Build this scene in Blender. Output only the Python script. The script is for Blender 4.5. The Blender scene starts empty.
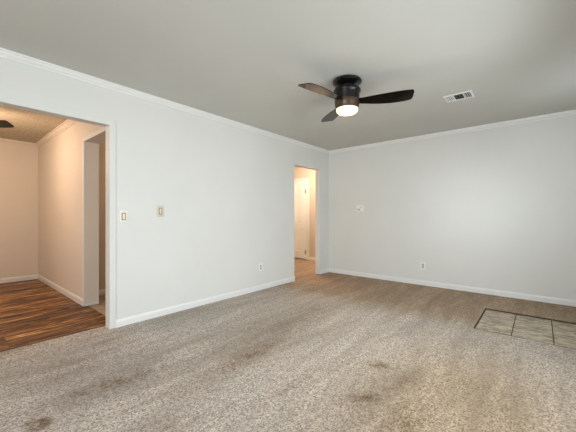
import bpy, bmesh, math, random
from mathutils import Vector, Matrix
random.seed(4)
PI = math.pi
scene = bpy.context.scene
COL = scene.collection

# ---------------------------------------------------------------- camera, sky, lights, exposure
F_PX, THETA, CAM_H = 298.37, 0.7013, 1.0982
cam_d = bpy.data.cameras.new('camera')
cam = bpy.data.objects.new('camera', cam_d)
COL.objects.link(cam)
cam.location = (0, 0, CAM_H)
cam.rotation_euler = (PI / 2, 0, THETA)
cam_d.sensor_width = 36.0
cam_d.lens = F_PX * 36.0 / 576.0
cam_d.shift_y = 0.75 / 576.0
cam_d.clip_start = 0.02
scene.camera = cam

vs = scene.view_settings
vs.view_transform = 'Standard'
vs.look = 'None'
vs.gamma = 1.0
vs.use_curve_mapping = False
vs.exposure = 0.50

world = bpy.data.worlds.new('sky')
scene.world = world
world.use_nodes = True
wn = world.node_tree.nodes
bg = wn['Background']
bg.inputs['Color'].default_value = (0.62, 0.76, 1.0, 1)
bg.inputs['Strength'].default_value = 1.2


def area(name, loc, rot, sx, sy, power, color, shape='RECTANGLE', spread=PI):
    l = bpy.data.lights.new(name, 'AREA')
    l.shape = shape
    l.size = sx
    l.size_y = sy
    l.energy = power
    l.color = color
    l.spread = spread
    o = bpy.data.objects.new(name, l)
    o.location = loc
    o.rotation_euler = rot
    COL.objects.link(o)
    return o


def point(name, loc, power, color, r):
    l = bpy.data.lights.new(name, 'POINT')
    l.energy = power
    l.color = color
    l.shadow_soft_size = r
    o = bpy.data.objects.new(name, l)
    o.location = loc
    COL.objects.link(o)
    return o


# daylight entering by the windows (the two wide lamps fill their openings)
area('daylight_back_window', (-0.75, -1.93, 1.35), (PI / 2 - 0.22, 0, 0), 1.9, 1.2, 52, (0.86, 0.93, 1.0), spread=2.6)
area('added_far_wall_patch_light', (-0.70, -1.90, 1.25), (PI / 2, 0, 0), 1.2, 0.8, 0.60, (0.90, 0.95, 1.0), spread=0.26)  # added narrow beam for the soft bright patch on the far wall
area('daylight_right_window', (0.69, 2.05, 1.35), (0, PI / 2 - 0.30, 0), 1.2, 1.5, 32, (0.86, 0.93, 1.0), spread=2.6)
area('entry_door_area_light', (0.69, 3.85, 1.55), (0, PI / 2, 0), 0.7, 0.5, 4, (0.80, 0.90, 1.0))  # bluish lamp in front of the solid entry door
# the lamps of the place; the nook one is an added fill
point('fan_lamp', (-1.405, 2.536, 2.06), 4, (1.0, 0.78, 0.55), 0.06)
point('dining_fan_lamp', (-5.05, 0.12, 2.05), 50, (1.0, 0.71, 0.50), 0.14)
point('nook_fill', (-4.0, 2.6, 2.2), 7, (1.0, 0.72, 0.50), 0.09)
point('hall_lamp', (-4.05, 5.2, 2.2), 38, (1.0, 0.78, 0.60), 0.09)


# ---------------------------------------------------------------- dimensions
H = 2.40
XW, XE = -3.215, 0.75         # living room left and right wall faces
YB, YF = -2.0, 5.063          # back and far wall faces
T = 0.10
O1 = (-1.15, 1.101)
O2 = (3.975, 4.745)
ZH = 1.994
DX, DY = -6.79, 1.184         # dining room far wall face and side wall face
SX, ST = -4.264, 0.157        # end of the dining side wall, its thickness
DZ = 2.385
HY = 6.13                     # hall end wall face


# ---------------------------------------------------------------- helpers
def link(name, bm, mat, parent=None, smooth=False, kind=None):
    me = bpy.data.meshes.new(name)
    bmesh.ops.remove_doubles(bm, verts=bm.verts, dist=1e-6)
    bmesh.ops.recalc_face_normals(bm, faces=bm.faces)
    bm.to_mesh(me)
    bm.free()
    me.materials.append(mat)
    if smooth:
        for p in me.polygons:
            p.use_smooth = True
        me.set_sharp_from_angle(angle=math.radians(38))
    o = bpy.data.objects.new(name, me)
    COL.objects.link(o)
    if parent:
        o.parent = parent
    if kind:
        o['kind'] = kind
    return o


def box(bm, a, b):
    x0, y0, z0 = a
    x1, y1, z1 = b
    c = ((x0 + x1) / 2, (y0 + y1) / 2, (z0 + z1) / 2)
    m = Matrix.Translation(c) @ Matrix.Diagonal((abs(x1 - x0), abs(y1 - y0), abs(z1 - z0), 1))
    return bmesh.ops.create_cube(bm, size=1.0, matrix=m)['verts']


def bbox(bm, a, b, bev=0.002, seg=2):
    """a box with softened edges"""
    t = bmesh.new()
    box(t, a, b)
    bmesh.ops.bevel(t, geom=t.edges[:], offset=bev, segments=seg, affect='EDGES', profile=0.6)
    merge(bm, t)


def merge(bm, t, mat=None):
    if mat is not None:
        bmesh.ops.transform(t, matrix=mat, verts=t.verts)
    me = bpy.data.meshes.new('tmp')
    t.to_mesh(me)
    t.free()
    bm.from_mesh(me)
    bpy.data.meshes.remove(me)


def lathe(bm, prof, seg=48, cx=0, cy=0):
    rings = []
    for r, z in prof:
        if r < 1e-6:
            rings.append([bm.verts.new((cx, cy, z))])
        else:
            rings.append([bm.verts.new((cx + r * math.cos(2 * PI * k / seg), cy + r * math.sin(2 * PI * k / seg), z)) for k in range(seg)])
    for A, B in zip(rings, rings[1:]):
        if len(A) == 1 and len(B) == 1:
            continue
        for k in range(seg):
            n = (k + 1) % seg
            if len(A) == 1:
                bm.faces.new((A[0], B[k], B[n]))
            elif len(B) == 1:
                bm.faces.new((A[k], B[0], A[n]))
            else:
                bm.faces.new((A[k], B[k], B[n], A[n]))


def sweep(bm, prof, p0, p1, inward, z, m0=0.0, m1=0.0):
    """profile of (out, up) extruded from p0 to p1 along a wall; m0/m1 mitre the ends by the outward distance"""
    p0 = Vector(p0); p1 = Vector(p1); n = Vector(inward)
    d = (p1 - p0).normalized()
    A, B = [], []
    for u, v in prof:
        a = p0 + n * u + d * (m0 * u)
        b = p1 + n * u - d * (m1 * u)
        A.append(bm.verts.new((a.x, a.y, z + v)))
        B.append(bm.verts.new((b.x, b.y, z + v)))
    k = len(prof)
    for i in range(k):
        j = (i + 1) % k
        bm.faces.new((A[i], A[j], B[j], B[i]))
    bm.faces.new(A)
    bm.faces.new(B[::-1])


def thing(name, label, cat, loc=(0, 0, 0), rot=(0, 0, 0), group=None):
    o = bpy.data.objects.new(name, None)
    o.empty_display_size = 0.1
    COL.objects.link(o)
    o.location = loc
    o.rotation_euler = rot
    o['label'] = label
    o['category'] = cat
    if group:
        o['group'] = group
    return o


# ---------------------------------------------------------------- materials
def mat(name, color, rough=0.6, metal=0.0, spec=0.5):
    m = bpy.data.materials.new(name)
    m.use_nodes = True
    b = m.node_tree.nodes['Principled BSDF']
    b.inputs['Base Color'].default_value = (*color, 1)
    b.inputs['Roughness'].default_value = rough
    b.inputs['Metallic'].default_value = metal
    b.inputs['Specular IOR Level'].default_value = spec
    return m


class NT:
    def __init__(s, m):
        s.t = m.node_tree
        s.b = s.t.nodes['Principled BSDF']
        tc = s.t.nodes.new('ShaderNodeNewGeometry')
        s.pos = tc.outputs['Position']

    def n(s, typ, **kw):
        x = s.t.nodes.new(typ)
        for k, v in kw.items():
            setattr(x, k, v)
        return x

    def put(s, sock, v):
        if hasattr(v, 'links') or isinstance(v, bpy.types.NodeSocket):
            s.t.links.new(v, sock)
        else:
            sock.default_value = v

    def mapping(s, scale=(1, 1, 1), loc=(0, 0, 0), rot=(0, 0, 0), typ='POINT', vec=None):
        m = s.n('ShaderNodeMapping', vector_type=typ)
        s.put(m.inputs['Vector'], vec or s.pos)
        m.inputs['Scale'].default_value = scale
        m.inputs['Location'].default_value = loc
        m.inputs['Rotation'].default_value = rot
        return m.outputs[0]

    def noise(s, scale, detail=2, rough=0.5, vec=None, dist=0.0):
        x = s.n('ShaderNodeTexNoise')
        s.put(x.inputs['Vector'], vec or s.pos)
        x.inputs['Scale'].default_value = scale
        x.inputs['Detail'].default_value = detail
        x.inputs['Roughness'].default_value = rough
        x.inputs['Distortion'].default_value = dist
        return x.outputs['Fac']

    def ramp(s, fac, stops):
        r = s.n('ShaderNodeValToRGB')
        s.put(r.inputs[0], fac)
        el = r.color_ramp.elements
        while len(el) < len(stops):
            el.new(0.5)
        for e, (p, c) in zip(el, stops):
            e.position = p
            e.color = (*c, 1) if len(c) == 3 else c
        return r.outputs[0]

    def math(s, op, a, b=0.0, clamp=False):
        x = s.n('ShaderNodeMath', operation=op)
        x.use_clamp = clamp
        s.put(x.inputs[0], a)
        s.put(x.inputs[1], b)
        return x.outputs[0]

    def mix(s, fac, a, b, blend='MIX'):
        x = s.n('ShaderNodeMix', data_type='RGBA', blend_type=blend)
        s.put(x.inputs[0], fac)
        s.put(x.inputs[6], a if not isinstance(a, tuple) else (*a, 1))
        s.put(x.inputs[7], b if not isinstance(b, tuple) else (*b, 1))
        return x.outputs[2]

    def bump(s, h, strength, dist):
        x = s.n('ShaderNodeBump')
        s.put(x.inputs['Height'], h)
        x.inputs['Strength'].default_value = strength
        x.inputs['Distance'].default_value = dist
        s.t.links.new(x.outputs[0], s.b.inputs['Normal'])

    def color(s, c):
        s.t.links.new(c, s.b.inputs['Base Color'])

    def blob(s, cx, cy, rx, ry, ang):
        """soft 0..1 patch on the floor centred on (cx, cy)"""
        v = s.mapping(scale=(rx, ry, 1000), loc=(cx, cy, 0), rot=(0, 0, ang), typ='TEXTURE')
        g = s.n('ShaderNodeTexGradient', gradient_type='SPHERICAL')
        s.put(g.inputs[0], v)
        return g.outputs['Fac']


# painted wall, light orange-peel
m_wall = mat('wall_paint', (0.80, 0.795, 0.775), 0.55, spec=0.35)
q = NT(m_wall)
w1 = q.noise(1.3, 3)
q.color(q.ramp(w1, [(0.3, (0.745, 0.745, 0.70)), (0.7, (0.775, 0.775, 0.73))]))
q.bump(q.noise(140, 3), 0.12, 0.003)

m_beige = mat('beige_wall_paint', (0.66, 0.56, 0.46), 0.55, spec=0.3)
q = NT(m_beige)
q.bump(q.noise(140, 3), 0.12, 0.003)

m_dine = mat('peach_wall_paint', (0.79, 0.72, 0.63), 0.55, spec=0.3)
q = NT(m_dine)
q.bump(q.noise(140, 3), 0.12, 0.003)

m_trim = mat('trim_paint', (0.835, 0.835, 0.81), 0.35, spec=0.5)
q = NT(m_trim)
q.bump(q.noise(60, 2), 0.05, 0.001)

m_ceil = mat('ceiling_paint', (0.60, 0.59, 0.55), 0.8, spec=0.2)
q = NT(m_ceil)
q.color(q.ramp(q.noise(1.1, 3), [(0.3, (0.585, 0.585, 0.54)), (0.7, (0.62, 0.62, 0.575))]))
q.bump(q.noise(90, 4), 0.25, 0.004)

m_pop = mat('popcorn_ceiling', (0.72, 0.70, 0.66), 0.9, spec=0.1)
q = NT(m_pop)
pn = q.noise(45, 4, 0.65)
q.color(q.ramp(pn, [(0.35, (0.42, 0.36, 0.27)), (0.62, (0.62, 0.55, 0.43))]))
q.bump(pn, 0.8, 0.012)

# carpet: salt and pepper pile with pile marks, wear and stains
m_carpet = mat('carpet_pile', (0.4, 0.36, 0.3), 0.95, spec=0.05)
q = NT(m_carpet)
fine = q.noise(130, 3, 0.8)
vor = q.n('ShaderNodeTexVoronoi')
q.put(vor.inputs['Vector'], q.pos)
vor.inputs['Scale'].default_value = 125
vbw = q.n('ShaderNodeRGBToBW')
q.put(vbw.inputs[0], vor.outputs['Color'])
grainf = q.math('ADD', q.math('MULTIPLY', fine, 0.62), q.math('MULTIPLY', vbw.outputs[0], 0.38))
base = q.ramp(grainf, [(0.33, (0.13, 0.105, 0.082)), (0.45, (0.45, 0.38, 0.315)), (0.55, (0.69, 0.60, 0.50)), (0.70, (0.98, 0.89, 0.77))])
tuft = q.noise(28, 3, 0.7)
base = q.mix(0.18, base, q.ramp(tuft, [(0.3, (0.47, 0.40, 0.33)), (0.7, (0.82, 0.715, 0.60))]))
lanes = q.noise(1.0, 4, 0.6, vec=q.mapping(scale=(3.4, 0.75, 1), rot=(0, 0, 0.12)), dist=0.6)
base = q.mix(q.ramp(lanes, [(0.38, (0.85,) * 3), (0.60, (0.0,) * 3)]), base, q.mix(0.5, base, (0.30, 0.25, 0.20)))
lanes2 = q.noise(1.0, 3, 0.55, vec=q.mapping(scale=(9.0, 1.1, 1), rot=(0, 0, -0.05), loc=(3, 1, 0)), dist=0.3)
base = q.mix(q.ramp(lanes2, [(0.36, (0.65,) * 3), (0.55, (0.0,) * 3)]), base, q.mix(0.5, base, (0.34, 0.28, 0.22)))
# browner pile in a band towards the far wall
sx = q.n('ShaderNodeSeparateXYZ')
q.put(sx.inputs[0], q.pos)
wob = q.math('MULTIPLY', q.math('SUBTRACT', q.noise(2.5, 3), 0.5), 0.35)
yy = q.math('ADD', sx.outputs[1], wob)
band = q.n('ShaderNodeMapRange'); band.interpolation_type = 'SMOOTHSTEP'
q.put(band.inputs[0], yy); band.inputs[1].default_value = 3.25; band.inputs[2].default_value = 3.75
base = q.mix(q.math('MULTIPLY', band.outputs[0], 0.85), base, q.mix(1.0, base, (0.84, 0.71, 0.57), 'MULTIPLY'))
hall_glow = q.blob(-2.9, 4.3, 1.3, 1.5, 0)  # warm light around the hall doorway, put into the carpet colour
base = q.mix(q.math('MULTIPLY', hall_glow, 0.9, True), base, q.mix(1.0, base, (1.0, 0.87, 0.82), 'MULTIPLY'))
for cx, cy, rx, ry, a, s_, col in [(-2.7, 0.9, 1.0, 1.6, 0.2, 1.0, (0.97, 1.0, 1.04)), (-0.35, 1.9, 0.9, 1.4, 0.0, 1.4, (0.80, 0.72, 0.59)),
                                   (-2.0, 2.3, 0.35, 1.1, 0.05, 1.0, (0.80, 0.76, 0.72)), (-1.75, 1.7, 0.18, 0.9, 0.0, 0.9, (0.72, 0.67, 0.62)), (-2.1, 0.8, 0.22, 0.6, -0.15, 0.9, (0.76, 0.74, 0.72)), (-1.5, 2.9, 0.45, 1.0, -0.2, 0.9, (1.12, 1.12, 1.13)), (-2.75, 2.2, 0.35, 1.1, 0.05, 0.8, (1.10, 1.11, 1.13)), (-1.1, 2.2, 0.3, 0.9, -0.1, 0.8, (1.10, 1.10, 1.10))]:
    base = q.mix(q.math('MULTIPLY', q.blob(cx, cy, rx, ry, a), s_, True), base, q.mix(1.0, base, col, 'MULTIPLY'))
brk = q.noise(9, 4, 0.7)
brk = q.ramp(brk, [(0.32, (1, 1, 1)), (0.62, (0.15,) * 3)])
for cx, cy, rx, ry, a, s_ in [(-1.75, 1.60, 0.10, 0.50, 0.0, 1.1), (-1.22, 1.50, 0.08, 0.42, 0.0, 0.8),
                              (-0.90, 2.11, 0.12, 0.10, 0, 1.9), (-0.82, 1.64, 0.09, 0.16, -0.5, 1.9), (-0.72, 1.95, 0.06, 0.3, -.3, 0.8),
                              (-2.16, 0.77, 0.09, 0.42, -0.15, 1.3), (-2.03, 0.35, 0.09, 0.07, 0.6, 3.2), (-2.6, 0.62, 0.25, 0.35, 0.2, 0.6),
                              (-0.55, 1.6, 0.15, 0.3, 0, 0.9), (-1.5, 0.75, 0.12, 0.12, 0, 0.8), (-2.0, 2.9, 0.3, 0.5, 0.2, 0.5)]:
    f = q.math('MULTIPLY', q.math('MULTIPLY', q.blob(cx, cy, rx, ry, a), brk), s_, True)
    base = q.mix(f, base, q.mix(1.0, base, (0.50, 0.41, 0.34), 'MULTIPLY'))
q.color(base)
q.bump(q.math('ADD', fine, q.math('MULTIPLY', tuft, 0.6)), 0.9, 0.012)

# reddish brown wood planks running along y
m_wood = mat('wood_planks', (0.25, 0.10, 0.04), 0.42, spec=0.3)
q = NT(m_wood)
br = q.n('ShaderNodeTexBrick')
q.put(br.inputs['Vector'], q.mapping(rot=(0, 0, PI / 2)))
br.offset = 0.37
br.inputs['Color1'].default_value = (0, 0, 0, 1)
br.inputs['Color2'].default_value = (1, 1, 1, 1)
br.inputs['Mortar'].default_value = (0.5, 0.5, 0.5, 1)
br.inputs['Scale'].default_value = 1.0
br.inputs['Mortar Size'].default_value = 0.0015
br.inputs['Brick Width'].default_value = 1.1
br.inputs['Row Height'].default_value = 0.125
bw = q.n('ShaderNodeRGBToBW')
q.put(bw.inputs[0], br.outputs['Color'])
addv = q.n('ShaderNodeVectorMath', operation='ADD')
cmb = q.n('ShaderNodeCombineXYZ')
q.put(cmb.inputs[2], q.math('MULTIPLY', bw.outputs[0], 7.0))
q.put(addv.inputs[0], q.mapping(scale=(24, 2.2, 1)))
q.put(addv.inputs[1], cmb.outputs[0])
grain = q.noise(1.0, 5, 0.65, vec=addv.outputs[0], dist=1.2)
g1 = q.ramp(grain, [(0.36, (0.022, 0.008, 0.004)), (0.45, (0.085, 0.028, 0.011)), (0.54, (0.24, 0.10, 0.034)), (0.63, (0.52, 0.30, 0.10))])
g2 = q.mix(1.0, g1, q.ramp(bw.outputs[0], [(0.0, (0.50, 0.42, 0.38)), (0.5, (0.95, 0.95, 0.9)), (1.0, (1.5, 1.55, 1.4))]), 'MULTIPLY')
g2 = q.mix(q.math('MULTIPLY', br.outputs['Fac'], 0.7), g2, (0.03, 0.012, 0.006))
q.color(g2)
q.bump(grain, 0.1, 0.002)

# stone-look tiles
m_tile = mat('stone_tile', (0.5, 0.44, 0.36), 0.35, spec=0.45)
q = NT(m_tile)
ts = q.noise(1.0, 5, 0.7, vec=q.mapping(scale=(7, 26, 1), rot=(0, 0, -0.5)), dist=1.5)
tb = q.noise(3.2, 2)
tc_ = q.ramp(ts, [(0.41, (0.15, 0.105, 0.06)), (0.48, (0.33, 0.26, 0.165)), (0.58, (0.62, 0.52, 0.37))])
tc_ = q.mix(q.ramp(tb, [(0.4, (0, 0, 0)), (0.6, (0.25, 0.25, 0.25))]), tc_, (0.30, 0.24, 0.165))
q.color(tc_)
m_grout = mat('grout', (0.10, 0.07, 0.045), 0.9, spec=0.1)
q = NT(m_grout)
q.bump(q.noise(200, 2), 0.4, 0.002)
m_htile = mat('nook_floor', (0.42, 0.33, 0.24), 0.5)
q = NT(m_htile)
q.color(q.ramp(q.noise(14, 4, 0.7), [(0.3, (0.26, 0.19, 0.13)), (0.7, (0.52, 0.42, 0.31))]))

m_bronze = mat('dark_bronze', (0.008, 0.006, 0.0055), 0.30, 0.4)
m_coppery = mat('brushed_bronze_band', (0.11, 0.075, 0.055), 0.35, 0.85)
m_blade = mat('espresso_blade', (0.003, 0.0025, 0.002), 0.10, spec=0.15)
q = NT(m_blade)
q.bump(q.noise(30, 3, vec=q.mapping(scale=(6, 1, 1))), 0.1, 0.001)
m_blade_tan = mat('blade_grain', (0.35, 0.25, 0.17), 0.42, spec=0.5)
q = NT(m_blade_tan)
q.color(q.ramp(q.noise(1, 4, vec=q.mapping(scale=(12, 60, 1))), [(0.35, (0.30, 0.215, 0.15)), (0.65, (0.42, 0.31, 0.22))]))


def emis(name, col, strength):
    m = mat(name, col, 0.4)
    b = m.node_tree.nodes['Principled BSDF']
    b.inputs['Emission Color'].default_value = (*col, 1)
    b.inputs['Emission Strength'].default_value = strength
    return m


m_glow = emis('lit_frosted_glass', (1.0, 0.80, 0.50), 0.85)
m_plate = mat('ivory_plastic', (0.86, 0.80, 0.68), 0.35)
m_plate_tan = mat('almond_plastic', (0.66, 0.58, 0.46), 0.4)
m_rocker = mat('ivory_rocker', (0.80, 0.74, 0.64), 0.3)
m_gap = mat('switch_surround', (0.20, 0.135, 0.085), 0.6)
m_white = mat('white_plastic', (0.90, 0.89, 0.86), 0.35)
m_slot = mat('dark_slot', (0.05, 0.045, 0.04), 0.6)
m_greyp = mat('grey_plastic', (0.42, 0.41, 0.36), 0.4)
m_screw = mat('screw_metal', (0.55, 0.52, 0.46), 0.3, 0.8)
m_brass = mat('aged_brass', (0.30, 0.21, 0.09), 0.35, 0.9)
m_vent = mat('vent_enamel', (0.80, 0.79, 0.77), 0.4)
m_duct = mat('duct_inside', (0.008, 0.008, 0.008), 0.9, spec=0.0)
m_door = mat('door_paint', (0.92, 0.91, 0.88), 0.35)
m_glass = mat('window_glass', (0.95, 0.98, 1.0), 0.02)
m_glass.node_tree.nodes['Principled BSDF'].inputs['Transmission Weight'].default_value = 1.0
m_ground = mat('lawn', (0.10, 0.14, 0.05), 0.9)

# ---------------------------------------------------------------- shell
# living room and hall carpet, leaving out the tiled patch and the dining room
TX0, TX1, TY0, TY1 = -0.504, 0.73, 3.425, 4.272
bm = bmesh.new()
for a, b in [((XW - T / 2 - 0.08, YB), (TX0, YF)), ((TX0, YB), (XE, TY0)), ((TX0, TY1), (XE, YF)), ((TX1, TY0), (XE, TY1)),
             ((-6.2, 3.6), (XW - T / 2 - 0.08, HY)), ((XW - T / 2 - 0.08, YF), (XW, HY))]:
    box(bm, (a[0], a[1], -0.06), (b[0], b[1], 0.0))
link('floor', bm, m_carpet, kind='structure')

bm = bmesh.new()
box(bm, (DX - 0.1, YB, -0.06), (XW - T / 2 - 0.08, DY + ST * 0.4, -0.002))
link('floor_dining', bm, m_wood, kind='structure')
bm = bmesh.new()
box(bm, (-4.9, DY + ST * 0.4, -0.06), (XW - T / 2 - 0.08, 3.6, -0.003))
link('floor_nook', bm, m_htile, kind='structure')

bm = bmesh.new()
box(bm, (XW - T / 2, YB, H), (XE + T, YF + T, H + 0.1))
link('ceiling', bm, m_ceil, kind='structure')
bm = bmesh.new()
box(bm, (DX - 0.1, YB, DZ), (XW - T / 2, DY + ST / 2, DZ + 0.1))
link('ceiling_dining', bm, m_pop, kind='structure')
bm = bmesh.new()
box(bm, (-6.3, DY + ST / 2, DZ), (XW - T / 2, HY + T, DZ + 0.1))
link('ceiling_hall', bm, m_wall, kind='structure')

# left wall with its two openings
bm = bmesh.new()
x0, x1 = XW - T, XW
box(bm, (x0, YB - T, 0), (x1, O1[0], H))
box(bm, (x0, O1[0], ZH), (x1, O1[1], H))
box(bm, (x0, O1[1], 0), (x1, O2[0], H))
box(bm, (x0, O2[0], ZH), (x1, O2[1], H))
box(bm, (x0, O2[1], 0), (x1, HY + T, H))
link('wall_left', bm, m_wall, kind='structure')

bm = bmesh.new()
box(bm, (XW, YF, 0), (XE + T, YF + T, H))
link('wall_far', bm, m_wall, kind='structure')

# right wall with window and entry door openings
WR = (1.3, 2.8, 0.75, 1.95)
DR = (3.43, 4.25, 2.03)
bm = bmesh.new()
x0, x1 = XE, XE + T
box(bm, (x0, YB - T, 0), (x1, WR[0], H))
box(bm, (x0, WR[0], 0), (x1, WR[1], WR[2]))
box(bm, (x0, WR[0], WR[3]), (x1, WR[1], H))
box(bm, (x0, WR[1], 0), (x1, DR[0], H))
box(bm, (x0, DR[0], DR[2]), (x1, DR[1], H))
box(bm, (x0, DR[1], 0), (x1, YF, H))
link('wall_right', bm, m_wall, kind='structure')
WB = (-1.7, 0.2, 0.75, 1.95)
bm = bmesh.new()
box(bm, (XW, YB - T, 0), (WB[0], YB, H))
box(bm, (WB[0], YB - T, 0), (WB[1], YB, WB[2]))
box(bm, (WB[0], YB - T, WB[3]), (WB[1], YB, H))
box(bm, (WB[1], YB - T, 0), (XE, YB, H))
link('wall_back', bm, m_wall, kind='structure')

# dining room walls
bm = bmesh.new()
box(bm, (DX - T, YB - T, 0), (DX, DY + ST, DZ))
link('wall_dining_far', bm, m_dine, kind='structure')
bm = bmesh.new()
box(bm, (DX, YB - T, 0), (XW - T, YB, DZ))
link('wall_dining_back', bm, m_dine, kind='structure')
bm = bmesh.new()
box(bm, (DX, DY, 0), (SX, DY + ST, DZ))
box(bm, (SX, DY, 2.02), (XW - T, DY + ST, DZ))
link('wall_dining_side', bm, m_dine, kind='structure')
# nook behind the dining room, hall behind the far doorway
bm = bmesh.new()
box(bm, (-4.82, DY + ST, 0), (-4.72, 3.5, DZ))
link('wall_nook_left', bm, m_beige, kind='structure')
bm = bmesh.new()
box(bm, (-6.2, 3.5, 0), (XW - T, 3.6, DZ))
link('wall_nook_end', bm, m_beige, kind='structure')
bm = bmesh.new()
box(bm, (-6.3, 3.5, 0), (-6.2, HY + T, DZ))
link('wall_hall_left', bm, m_beige, kind='structure')
HD = (-5.345, -4.548, 2.035)
bm = bmesh.new()
box(bm, (-6.2, HY, 0), (HD[0], HY + T, DZ))
box(bm, (HD[0], HY, HD[2]), (HD[1], HY + T, DZ))
box(bm, (HD[1], HY, 0), (XW - T, HY + T, DZ))
link('wall_hall_end', bm, m_beige, kind='structure')

bm = bmesh.new()
box(bm, (HD[0] - 0.1, HY + 0.7, 0), (HD[1] + 0.1, HY + 0.75, DZ))
box(bm, (HD[0] - 0.15, HY + T, 0), (HD[0] - 0.1, HY + 0.75, DZ))
box(bm, (HD[1] + 0.1, HY + T, 0), (HD[1] + 0.15, HY + 0.75, DZ))
box(bm, (HD[0] - 0.15, HY + T, DZ), (HD[1] + 0.15, HY + 0.75, DZ + 0.05))
link('wall_door_backing', bm, m_beige, kind='structure')  # added box behind the door, stops light leaking in under it
bm = bmesh.new()
box(bm, (HD[0] - 0.15, HY, -0.06), (HD[1] + 0.15, HY + 0.75, 0.0))
link('floor_door_backing', bm, m_carpet, kind='structure')  # added floor of the box that backs the door

# crown mouldings: stepped profile (out from wall, up from ceiling)
crown = [(0, -0.056), (0.011, -0.056), (0.013, -0.050), (0.010, -0.045), (0.010, -0.041), (0.018, -0.036), (0.026, -0.028), (0.030, -0.019), (0.030, -0.013), (0.044, -0.012), (0.046, 0), (0, 0)]
bm = bmesh.new()
sweep(bm, crown, (XW, YB), (XW, YF), (1, 0), H, 1, 1)
sweep(bm, crown, (XW, YF), (XE, YF), (0, -1), H, 1, 1)
sweep(bm, crown, (XE, YF), (XE, YB), (-1, 0), H, 1, 1)
sweep(bm, crown, (XE, YB), (XW, YB), (0, 1), H, 1, 1)
link('trim_1', bm, m_trim, kind='structure')
bm = bmesh.new()
big = [(u * 1.15, v * 1.2) for u, v in crown]
sweep(bm, big, (DX, YB), (DX, DY), (1, 0), DZ, 1, 1)
sweep(bm, big, (DX, DY), (XW - T, DY), (0, -1), DZ, 1, 1)
link('trim_2', bm, m_dine, kind='structure')

# baseboards
def basep(h, t):
    return [(0, 0), (t, 0), (t, h * 0.72), (t * 0.75, h * 0.84), (t * 0.45, h * 0.92), (t * 0.35, h), (0, h)]


def baseboard(name, runs, h=0.075, t=0.013):
    bm = bmesh.new()
    for p0, p1, n, m0, m1 in runs:
        sweep(bm, basep(h, t), p0, p1, n, 0.0, m0, m1)
    link(name, bm, m_trim, kind='structure')


CW = 0.056
baseboard('baseboard_left', [((XW, O1[1] + CW), (XW, O2[0]), (1, 0), 0, 0), ((XW, O2[1]), (XW, YF), (1, 0), 0, 1),
                             ((XW, YB), (XW, O1[0] - CW), (1, 0), 1, 0)])
baseboard('baseboard_far', [((XW, YF), (XE, YF), (0, -1), 1, 1)])
baseboard('baseboard_right', [((XE, YF), (XE, DR[1] + CW), (-1, 0), 1, 0), ((XE, DR[0] - CW), (XE, YB), (-1, 0), 0, 1)])
baseboard('baseboard_dining', [((DX, YB), (DX, DY), (1, 0), 1, 1), ((DX, DY), (SX, DY), (0, -1), 1, 0)], 0.08)
baseboard('baseboard_nook', [((-4.72, DY + ST), (-4.72, 3.5), (1, 0), 0, 0)])
baseboard('baseboard_hall', [((HD[1] + 0.095, HY), (XW - T, HY), (0, -1), 0, 0)])

# casing of the wide opening (flat trim, living room side, mitred) and its lining
bm = bmesh.new()
ct = 0.009
for (ya, yb) in [(O1[1], O1[1] + CW), (O1[0] - CW, O1[0])]:
    bbox(bm, (XW, ya, 0), (XW + ct, yb, ZH), 0.002)
bbox(bm, (XW, O1[0] - CW, ZH), (XW + ct, O1[1] + CW, ZH + CW), 0.002)
link('trim_3', bm, m_wall, kind='structure')
# corner beads of the dining side opening
bm = bmesh.new()
bbox(bm, (SX - 0.05, DY - 0.008, 0), (SX + 0.001, DY, 2.02), 0.002)
bbox(bm, (SX - 0.05, DY - 0.008, 2.02), (XW - T, DY, 2.07), 0.002)
link('trim_4', bm, m_trim, kind='structure')
# shoe at the foot of the stub wall
bm = bmesh.new()
bbox(bm, (SX, DY + 0.004, 0.0), (SX + 0.008, DY + ST - 0.004, 0.028), 0.002)
link('trim_5', bm, m_trim, kind='structure')
# threshold strip between the dining wood and the nook
bm = bmesh.new()
bbox(bm, (SX, DY + 0.04, -0.003), (XW - T, DY + 0.075, 0.004), 0.002)
link('trim_6', bm, m_htile, kind='structure')
# edge strip between carpet and wood
bm = bmesh.new()
bbox(bm, (XW - 0.143, O1[0], -0.004), (XW - 0.128, O1[1], 0.003), 0.002)
link('trim_7', bm, m_wood, kind='structure')

# casing around the hall door
bm = bmesh.new()
bbox(bm, (HD[1] - 0.02, HY - 0.014, 0), (HD[1] + 0.005, HY + T, HD[2]), 0.002)
bbox(bm, (HD[1] + 0.005, HY - 0.016, 0), (HD[1] + 0.08, HY, HD[2] + 0.06), 0.003)
bbox(bm, (HD[0], HY - 0.015, HD[2]), (HD[1] + 0.005, HY, HD[2] + 0.059), 0.003)
bbox(bm, (HD[0] - 0.06, HY - 0.016, 0), (HD[0], HY, HD[2]), 0.003)
link('trim_8', bm, m_trim, kind='structure')

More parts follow.
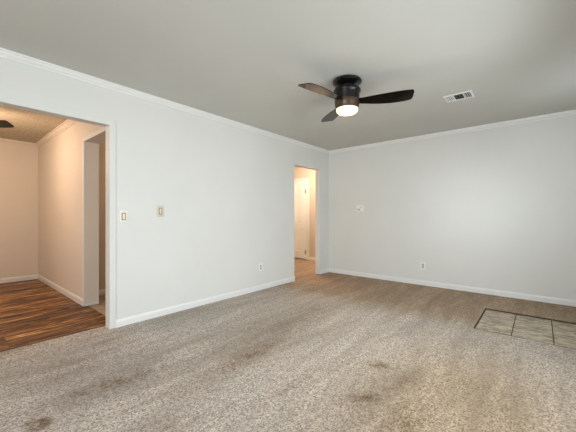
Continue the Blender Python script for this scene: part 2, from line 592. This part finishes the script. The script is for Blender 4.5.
# ---------------------------------------------------------------- hall door (six panels) with hinges and knob
def panel_door(w, h, th, rows):
    """slab from x=-w..0, y=0..th (face at y=0), raised panels"""
    bm = bmesh.new()
    st, mid = 0.105, 0.10
    pw = (w - 2 * st - mid) / 2
    xs = [-w, -w + st, -w + st + pw, -w + st + pw + mid, -st, 0]
    zs = [0]
    for a, b in rows:
        zs += [a, b]
    zs.append(h)
    g = [[bm.verts.new((x, 0, z)) for z in zs] for x in xs]
    pans = []
    for i in range(5):
        for j in range(len(zs) - 1):
            f = bm.faces.new((g[i][j], g[i + 1][j], g[i + 1][j + 1], g[i][j + 1]))
            if i in (1, 3) and j % 2 == 1:
                pans.append(f)
    bmesh.ops.recalc_face_normals(bm, faces=bm.faces)
    for f in pans:
        f.normal_update()
        s = -1 if f.normal.y < 0 else 1
        bmesh.ops.inset_region(bm, faces=[f], thickness=0.018, depth=-0.016)
        bmesh.ops.inset_region(bm, faces=[f], thickness=0.012, depth=0.0)
        bmesh.ops.inset_region(bm, faces=[f], thickness=0.022, depth=0.010)
    if [f for f in bm.faces][0].normal.y > 0:
        bmesh.ops.reverse_faces(bm, faces=bm.faces)
    # back and rim
    bk = [bm.verts.new((x, th, z)) for x, z in ((-w, 0), (0, 0), (0, h), (-w, h))]
    bm.faces.new(bk)
    for (a, b), (c, d) in [(((-w, 0), (0, 0)), (0, 1)), (((0, 0), (0, h)), (1, 2)), (((0, h), (-w, h)), (2, 3)), (((-w, h), (-w, 0)), (3, 0))]:
        va = bm.verts.new((a[0], 0, a[1])); vb = bm.verts.new((b[0], 0, b[1]))
        bm.faces.new((va, vb, bk[d], bk[c]))
    return bm


door = link('door_1', panel_door(0.755, 2.008, 0.036, [(0.19, 0.78), (0.90, 1.60), (1.69, 1.93)]), m_door, kind='structure')
door.location = (HD[1] - 0.031, HY - 0.004, 0.022)
for z in (0.165, 1.725):
    bm = bmesh.new()
    t = bmesh.new()
    lathe(t, [(0, -0.05), (0.009, -0.05), (0.009, 0.05), (0, 0.05)], 14)
    merge(bm, t, Matrix.Translation((0.003, -0.011, z)))
    lathe(bm, [(0, z + 0.050), (0.006, z + 0.050), (0.006, z + 0.056), (0, z + 0.06)], 12, 0.003, -0.011)
    bbox(bm, (-0.026, -0.003, z - 0.045), (0.003, 0.0, z + 0.045), 0.001)
    link('hinge', bm, m_brass, parent=door, smooth=True)
bm = bmesh.new()
t = bmesh.new()
lathe(t, [(0, 0), (0.032, 0), (0.032, 0.006), (0.012, 0.010), (0.012, 0.035), (0.024, 0.042), (0.028, 0.054), (0.022, 0.066), (0, 0.070)], 24)
merge(bm, t, Matrix.Translation((-0.69, 0, 0.95)) @ Matrix.Rotation(PI / 2, 4, 'X'))
link('door_knob', bm, m_brass, parent=door, smooth=True)

# ---------------------------------------------------------------- windows and entry door (behind and beside the viewpoint)
def window(name, a, b, z0, z1, axis, pos, T_):
    """frame, mullion and pane filling an opening; axis = direction the window runs"""
    root = None
    fr = bmesh.new()

    def P(s, d, z):
        return (s, d, z) if axis == 'x' else (d, s, z)

    def bar(s0, s1, za, zb, d0=0.03, d1=0.085):
        bbox(fr, P(s0, pos + T_ * d0 / 0.1, za), P(s1, pos + T_ * d1 / 0.1, zb), 0.003)
    bar(a, a + 0.045, z0, z1); bar(b - 0.045, b, z0, z1)
    bar(a + 0.045, b - 0.045, z0, z0 + 0.045); bar(a + 0.045, b - 0.045, z1 - 0.045, z1)
    bar((a + b) / 2 - 0.025, (a + b) / 2 + 0.025, z0 + 0.045, z1 - 0.045)
    root = link(name, fr, m_trim, kind='structure')
    g = bmesh.new()
    mid = (a + b) / 2
    for s0, s1 in ((a + 0.045, mid - 0.025), (mid + 0.025, b - 0.045)):
        box(g, P(s0, pos + T_ * 0.55, z0 + 0.045), P(s1, pos + T_ * 0.61, z1 - 0.045))
    link('pane', g, m_glass, parent=root)
    s = bmesh.new()
    dd = -1 if T_ > 0 else 1
    bbox(s, P(a - 0.05, pos + dd * 0.035, z0 - 0.025), P(b + 0.05, pos + T_ * 0.28, z0), 0.003)
    link('window_sill', s, m_trim, parent=root)
    return root


window('window_1', WR[0], WR[1], WR[2], WR[3], 'y', XE, T)
window('window_2', WB[0], WB[1], WB[2], WB[3], 'x', YB, -T)
ed = panel_door(0.80, 2.02, 0.042, [(0.2, 0.8), (0.92, 1.75)])
edo = link('door_2', ed, m_door, kind='structure')
edo.rotation_euler = (0, 0, -PI / 2)
edo.location = (XE + 0.02, DR[0] + 0.01, 0.005)
bm = bmesh.new()
bbox(bm, (XE - 0.012, DR[0] - CW, 0), (XE, DR[0], DR[2] + CW), 0.002)
bbox(bm, (XE - 0.012, DR[1], 0), (XE, DR[1] + CW, DR[2] + CW), 0.002)
bbox(bm, (XE - 0.012, DR[0], DR[2]), (XE, DR[1], DR[2] + CW), 0.002)
link('trim_9', bm, m_trim, kind='structure')

bm = bmesh.new()
box(bm, (-16, -16, -0.3), (16, 16, -0.1))
link('ground', bm, m_ground, kind='structure')

# ---------------------------------------------------------------- tiled patch
patch = thing('floor_tile_patch', 'rectangular patch of mottled tan stone tiles set into the carpet near the far wall', 'floor tiles', (TX0, TY0, -0.02))
bm = bmesh.new()
W, D = TX1 - TX0, TY1 - TY0
box(bm, (0, 0, -0.02), (W, D, 0.008))
link('grout_bed', bm, m_grout, parent=patch)
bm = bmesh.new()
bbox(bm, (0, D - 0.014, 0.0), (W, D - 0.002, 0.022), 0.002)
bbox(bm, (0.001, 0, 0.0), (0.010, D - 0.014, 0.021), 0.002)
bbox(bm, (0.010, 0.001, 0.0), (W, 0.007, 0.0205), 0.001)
link('edge_shadow_strip', bm, m_grout, parent=patch)  # dark bars added to draw the shadow line at the carpet edge
n = 4
g = 0.008
px = [0.010, 0.299, 0.598, 0.899, W - 0.012]
for k in range(n):
    bm = bmesh.new()
    bbox(bm, (px[k] + g / 2, 0.018, 0.0), (px[k + 1] - g / 2, D - 0.030, 0.0125), 0.0015)
    link('tile', bm, m_tile, parent=patch)

# ---------------------------------------------------------------- ceiling fans
def blade_bm(R0=0.10, R1=0.595, wmax=0.165, pitch=-0.22):
    bm = bmesh.new()
    N, M, th = 26, 8, 0.006
    def lead(t):   # half widths along the blade: narrow root, broad belly, slightly narrower slanted tip
        return 0.036 + (wmax / 2 - 0.036) * math.sin(min(t / 0.75, 1.0) * PI / 2) - 0.010 * max(0, (t - 0.75) / 0.25) ** 2
    top, bot = [], []
    for i in range(N + 1):
        t = i / N
        rt, rb = [], []
        for j in range(M + 1):
            s = -1 + 2 * j / M
            hw = lead(t)
            # rounded, slightly slanted tip
            r = R0 + (R1 - R0) * t - (0.012 * (t ** 4) * (1 + s) * 0.5) - 0.014 * (t ** 8) * abs(s) ** 6
            y = s * hw + 0.012 * math.sin(t * PI)
            z = y * math.tan(pitch) * (1 - 0.15 * t)
            rt.append(bm.verts.new((r, y, z + th / 2)))
            rb.append(bm.verts.new((r, y, z - th / 2)))
        top.append(rt); bot.append(rb)
    for i in range(N):
        for j in range(M):
            bm.faces.new((top[i][j], top[i + 1][j], top[i + 1][j + 1], top[i][j + 1]))
            bm.faces.new((bot[i][j], bot[i][j + 1], bot[i + 1][j + 1], bot[i + 1][j]))
    for i in range(N):
        bm.faces.new((top[i][0], bot[i][0], bot[i + 1][0], top[i + 1][0]))
        bm.faces.new((top[i][M], top[i + 1][M], bot[i + 1][M], bot[i][M]))
    for j in range(M):
        bm.faces.new((top[0][j], top[0][j + 1], bot[0][j + 1], bot[0][j]))
        bm.faces.new((top[N][j], bot[N][j], bot[N][j + 1], top[N][j + 1]))
    return bm


def ceiling_fan(label, loc, angles, blade_mats, z_blade=-0.21, R1=0.592, wm=0.166):
    root = thing('ceiling_fan', label, 'ceiling fan', loc)
    bm = bmesh.new()
    lathe(bm, [(0, 0), (0.112, 0), (0.126, -0.006), (0.136, -0.015), (0.138, -0.024), (0.132, -0.033), (0.105, -0.043), (0.078, -0.049), (0.066, -0.058), (0.063, -0.075), (0.066, -0.088), (0, -0.088)])
    link('canopy', bm, m_bronze, parent=root, smooth=True)
    bm = bmesh.new()
    lathe(bm, [(0, -0.085), (0.10, -0.085), (0.122, -0.092), (0.128, -0.102), (0.127, -0.118), (0.120, -0.127), (0.117, -0.135), (0.117, -0.190), (0.115, -0.198), (0, -0.198)])
    link('motor_housing', bm, m_bronze, parent=root, smooth=True)
    bm = bmesh.new()
    lathe(bm, [(0, -0.2), (0.117, -0.2), (0.118, -0.214), (0.113, -0.244), (0.108, -0.270), (0.108, -0.277), (0, -0.277)])
    link('light_ring', bm, m_coppery, parent=root, smooth=True)
    bm = bmesh.new()
    lathe(bm, [(0.0, -0.276), (0.103, -0.276), (0.103, -0.286), (0.098, -0.302), (0.084, -0.314), (0.058, -0.321), (0.0, -0.324)])
    sh = link('lamp_shade', bm, m_glow, parent=root, smooth=True)
    sh['label'] = 'lit frosted glass shade'
    for a, bmx in zip(angles, blade_mats):
        b = link('blade', blade_bm(R1=R1, wmax=wm), bmx, parent=root, smooth=True)
        b.location = (0, 0, z_blade)
        b.rotation_euler = (0, 0, math.radians(a))
        ir = bmesh.new()
        bbox(ir, (0.085, -0.030, -0.004), (0.155, 0.030, 0.004), 0.003)
        bmesh.ops.transform(ir, matrix=Matrix.Translation((0, 0, 0.007)) @ Matrix.Rotation(-0.22, 4, 'X'), verts=ir.verts)
        link('blade_iron', ir, m_bronze, parent=b)
    return root


ceiling_fan('dark bronze three-blade ceiling fan with lit frosted glass light, on the living room ceiling',
            (-1.405, 2.536, H), (22, 262, 142), (m_blade, m_blade, m_blade))
dfan = ceiling_fan('dark ceiling fan in the warm-lit dining room, only a blade tip showing', (-5.10, 0.10, DZ), (49, 169, 289), (m_blade,) * 3, R1=0.63, wm=0.175)

# ---------------------------------------------------------------- ceiling vent
vent = thing('ceiling_vent', 'white square metal air vent with dark louvres set in the ceiling', 'air vent', (-0.668, 3.66, H))
VW, VD = 0.135, 0.105
bm = bmesh.new()
for a, b in [((-VW, -VD), (VW, -VD + 0.026)), ((-VW, VD - 0.026), (VW, VD)), ((-VW, -VD + 0.026), (-VW + 0.026, VD - 0.026)), ((VW - 0.026, -VD + 0.026), (VW, VD - 0.026))]:
    bbox(bm, (a[0], a[1], -0.008), (b[0], b[1], 0), 0.002)
for x in (-0.048, 0.048):
    bbox(bm, (x - 0.006, -VD + 0.026, -0.008), (x + 0.006, VD - 0.026, -0.001), 0.001)
link('vent_frame', bm, m_vent, parent=vent)
bm = bmesh.new()
box(bm, (-VW + 0.01, -VD + 0.01, -0.0015), (VW - 0.01, VD - 0.01, -0.0005))
link('vent_backing', bm, m_duct, parent=vent)


def slat(cx, cy, L, axis, tilt):
    t = bmesh.new()
    bbox(t, (-L / 2, -0.0055, -0.0006), (L / 2, 0.0055, 0.0006), 0.0004, 1)
    m = Matrix.Translation((cx, cy, -0.006)) @ Matrix.Rotation(0 if axis == 'x' else PI / 2, 4, 'Z') @ Matrix.Rotation(tilt, 4, 'X')
    bmesh.ops.transform(t, matrix=m, verts=t.verts)
    link('louvre', t, m_vent, parent=vent)


for k in range(3):
    slat(0, -0.045 + k * 0.045, 0.084, 'x', 0.36)
for k in range(3):
    slat(-0.097 + k * 0.017, 0, 0.155, 'y', -0.5)
    slat(0.064 + k * 0.017, 0, 0.155, 'y', -1.25)

# ---------------------------------------------------------------- switches, outlets, thermostat
FL = Matrix.Rotation(PI / 2, 4, 'Z')       # local -y (face out) points to +x on the left wall


def wall_switch(label, y, z, w, h, pm, gapw, gaph):
    # local frame: x = along wall, -y = out of the wall
    r = thing('light_switch', label, 'light switch', (XW, y, z), (0, 0, PI / 2))
    bm = bmesh.new()
    bbox(bm, (-w / 2, -0.006, -h / 2), (w / 2, 0, h / 2), 0.003, 3)
    link('wall_plate', bm, pm, parent=r, smooth=True)
    bm = bmesh.new()
    bbox(bm, (-gapw / 2, -0.0075, -gaph / 2), (gapw / 2, -0.0055, gaph / 2), 0.0006)
    link('rocker_surround', bm, m_gap, parent=r)
    bm = bmesh.new()
    a, b = gapw / 2 - 0.007, gaph / 2 - 0.007
    v = [bm.verts.new(c) for c in [(-a, -0.0075, -b), (a, -0.0075, -b), (a, -0.0075, b), (-a, -0.0075, b),
                                   (-a, -0.009, -b), (a, -0.009, -b), (a, -0.0125, b), (-a, -0.0125, b)]]
    for f in ((0, 1, 2, 3), (4, 7, 6, 5), (0, 4, 5, 1), (1, 5, 6, 2), (2, 6, 7, 3), (3, 7, 4, 0)):
        bm.faces.new([v[i] for i in f])
    bmesh.ops.recalc_face_normals(bm, faces=bm.faces)
    bmesh.ops.bevel(bm, geom=bm.edges[:], offset=0.0008, segments=2, affect='EDGES')
    link('rocker', bm, m_rocker, parent=r)
    for s in (-1, 1):
        bm = bmesh.new()
        t = bmesh.new()
        lathe(t, [(0, 0), (0.0032, 0), (0.0028, 0.0012), (0, 0.0015)], 12)
        merge(bm, t, Matrix.Translation((0, -0.006, s * (h / 2 - 0.012))) @ Matrix.Rotation(PI / 2, 4, 'X'))
        link('screw', bm, m_screw, parent=r)
    return r


wall_switch('ivory rocker light switch beside the casing of the wide dining room opening', 1.231, 1.101, 0.078, 0.122, m_plate, 0.040, 0.074)
wall_switch('tan-edged rocker light switch alone on the left wall, farther from the opening', 1.612, 1.160, 0.078, 0.122, m_plate_tan, 0.036, 0.072)


def outlet(label, loc, rz):
    r = thing('wall_outlet', label, 'outlet', loc, (0, 0, rz))
    bm = bmesh.new()
    bbox(bm, (-0.037, -0.006, -0.059), (0.037, 0, 0.059), 0.003, 3)
    link('wall_plate', bm, m_white, parent=r, smooth=True)
    for s in (-1, 1):
        bm = bmesh.new()
        t = bmesh.new()
        lathe(t, [(0, 0), (0.0175, 0), (0.0165, 0.003), (0, 0.003)], 24)
        merge(bm, t, Matrix.Translation((0, -0.0055, s * 0.020)) @ Matrix.Rotation(PI / 2, 4, 'X'))
        so = link('socket', bm, m_greyp, parent=r)
        bm = bmesh.new()
        for dx in (-0.006, 0.006):
            box(bm, (dx - 0.0013, -0.0091, s * 0.020 - 0.003), (dx + 0.0013, -0.0083, s * 0.020 + 0.007))
        box(bm, (-0.0025, -0.0091, s * 0.020 - 0.011), (0.0025, -0.0083, s * 0.020 - 0.006))
        link('slot', bm, m_slot, parent=so)
    bm = bmesh.new()
    t = bmesh.new()
    lathe(t, [(0, 0), (0.0032, 0), (0.0028, 0.0012), (0, 0.0015)], 12)
    merge(bm, t, Matrix.Translation((0, -0.006, 0)) @ Matrix.Rotation(PI / 2, 4, 'X'))
    link('screw', bm, m_screw, parent=r)
    return r


outlet('white duplex outlet low on the left wall', (XW, 3.165, 0.338), PI / 2)
outlet('white duplex outlet low on the far wall, below and right of the thermostat', (-1.436, YF, 0.310), 0)

th = thing('thermostat', 'small white thermostat mounted on the far wall near the hall doorway', 'thermostat', (-2.535, YF, 1.250))
bm = bmesh.new()
bbox(bm, (-0.075, -0.008, -0.055), (0.075, 0, 0.055), 0.004, 3)
link('back_plate', bm, m_white, parent=th, smooth=True)
bm = bmesh.new()
bbox(bm, (-0.060, -0.030, -0.042), (0.045, -0.007, 0.046), 0.008, 3)
link('cover', bm, m_white, parent=th, smooth=True)
bm = bmesh.new()
bbox(bm, (-0.030, -0.0315, -0.028), (0.022, -0.029, -0.008), 0.001)
link('display', bm, m_greyp, parent=th)
bm = bmesh.new()
bbox(bm, (0.030, -0.034, 0.004), (0.040, -0.029, 0.034), 0.002)
link('lever', bm, m_greyp, parent=th)
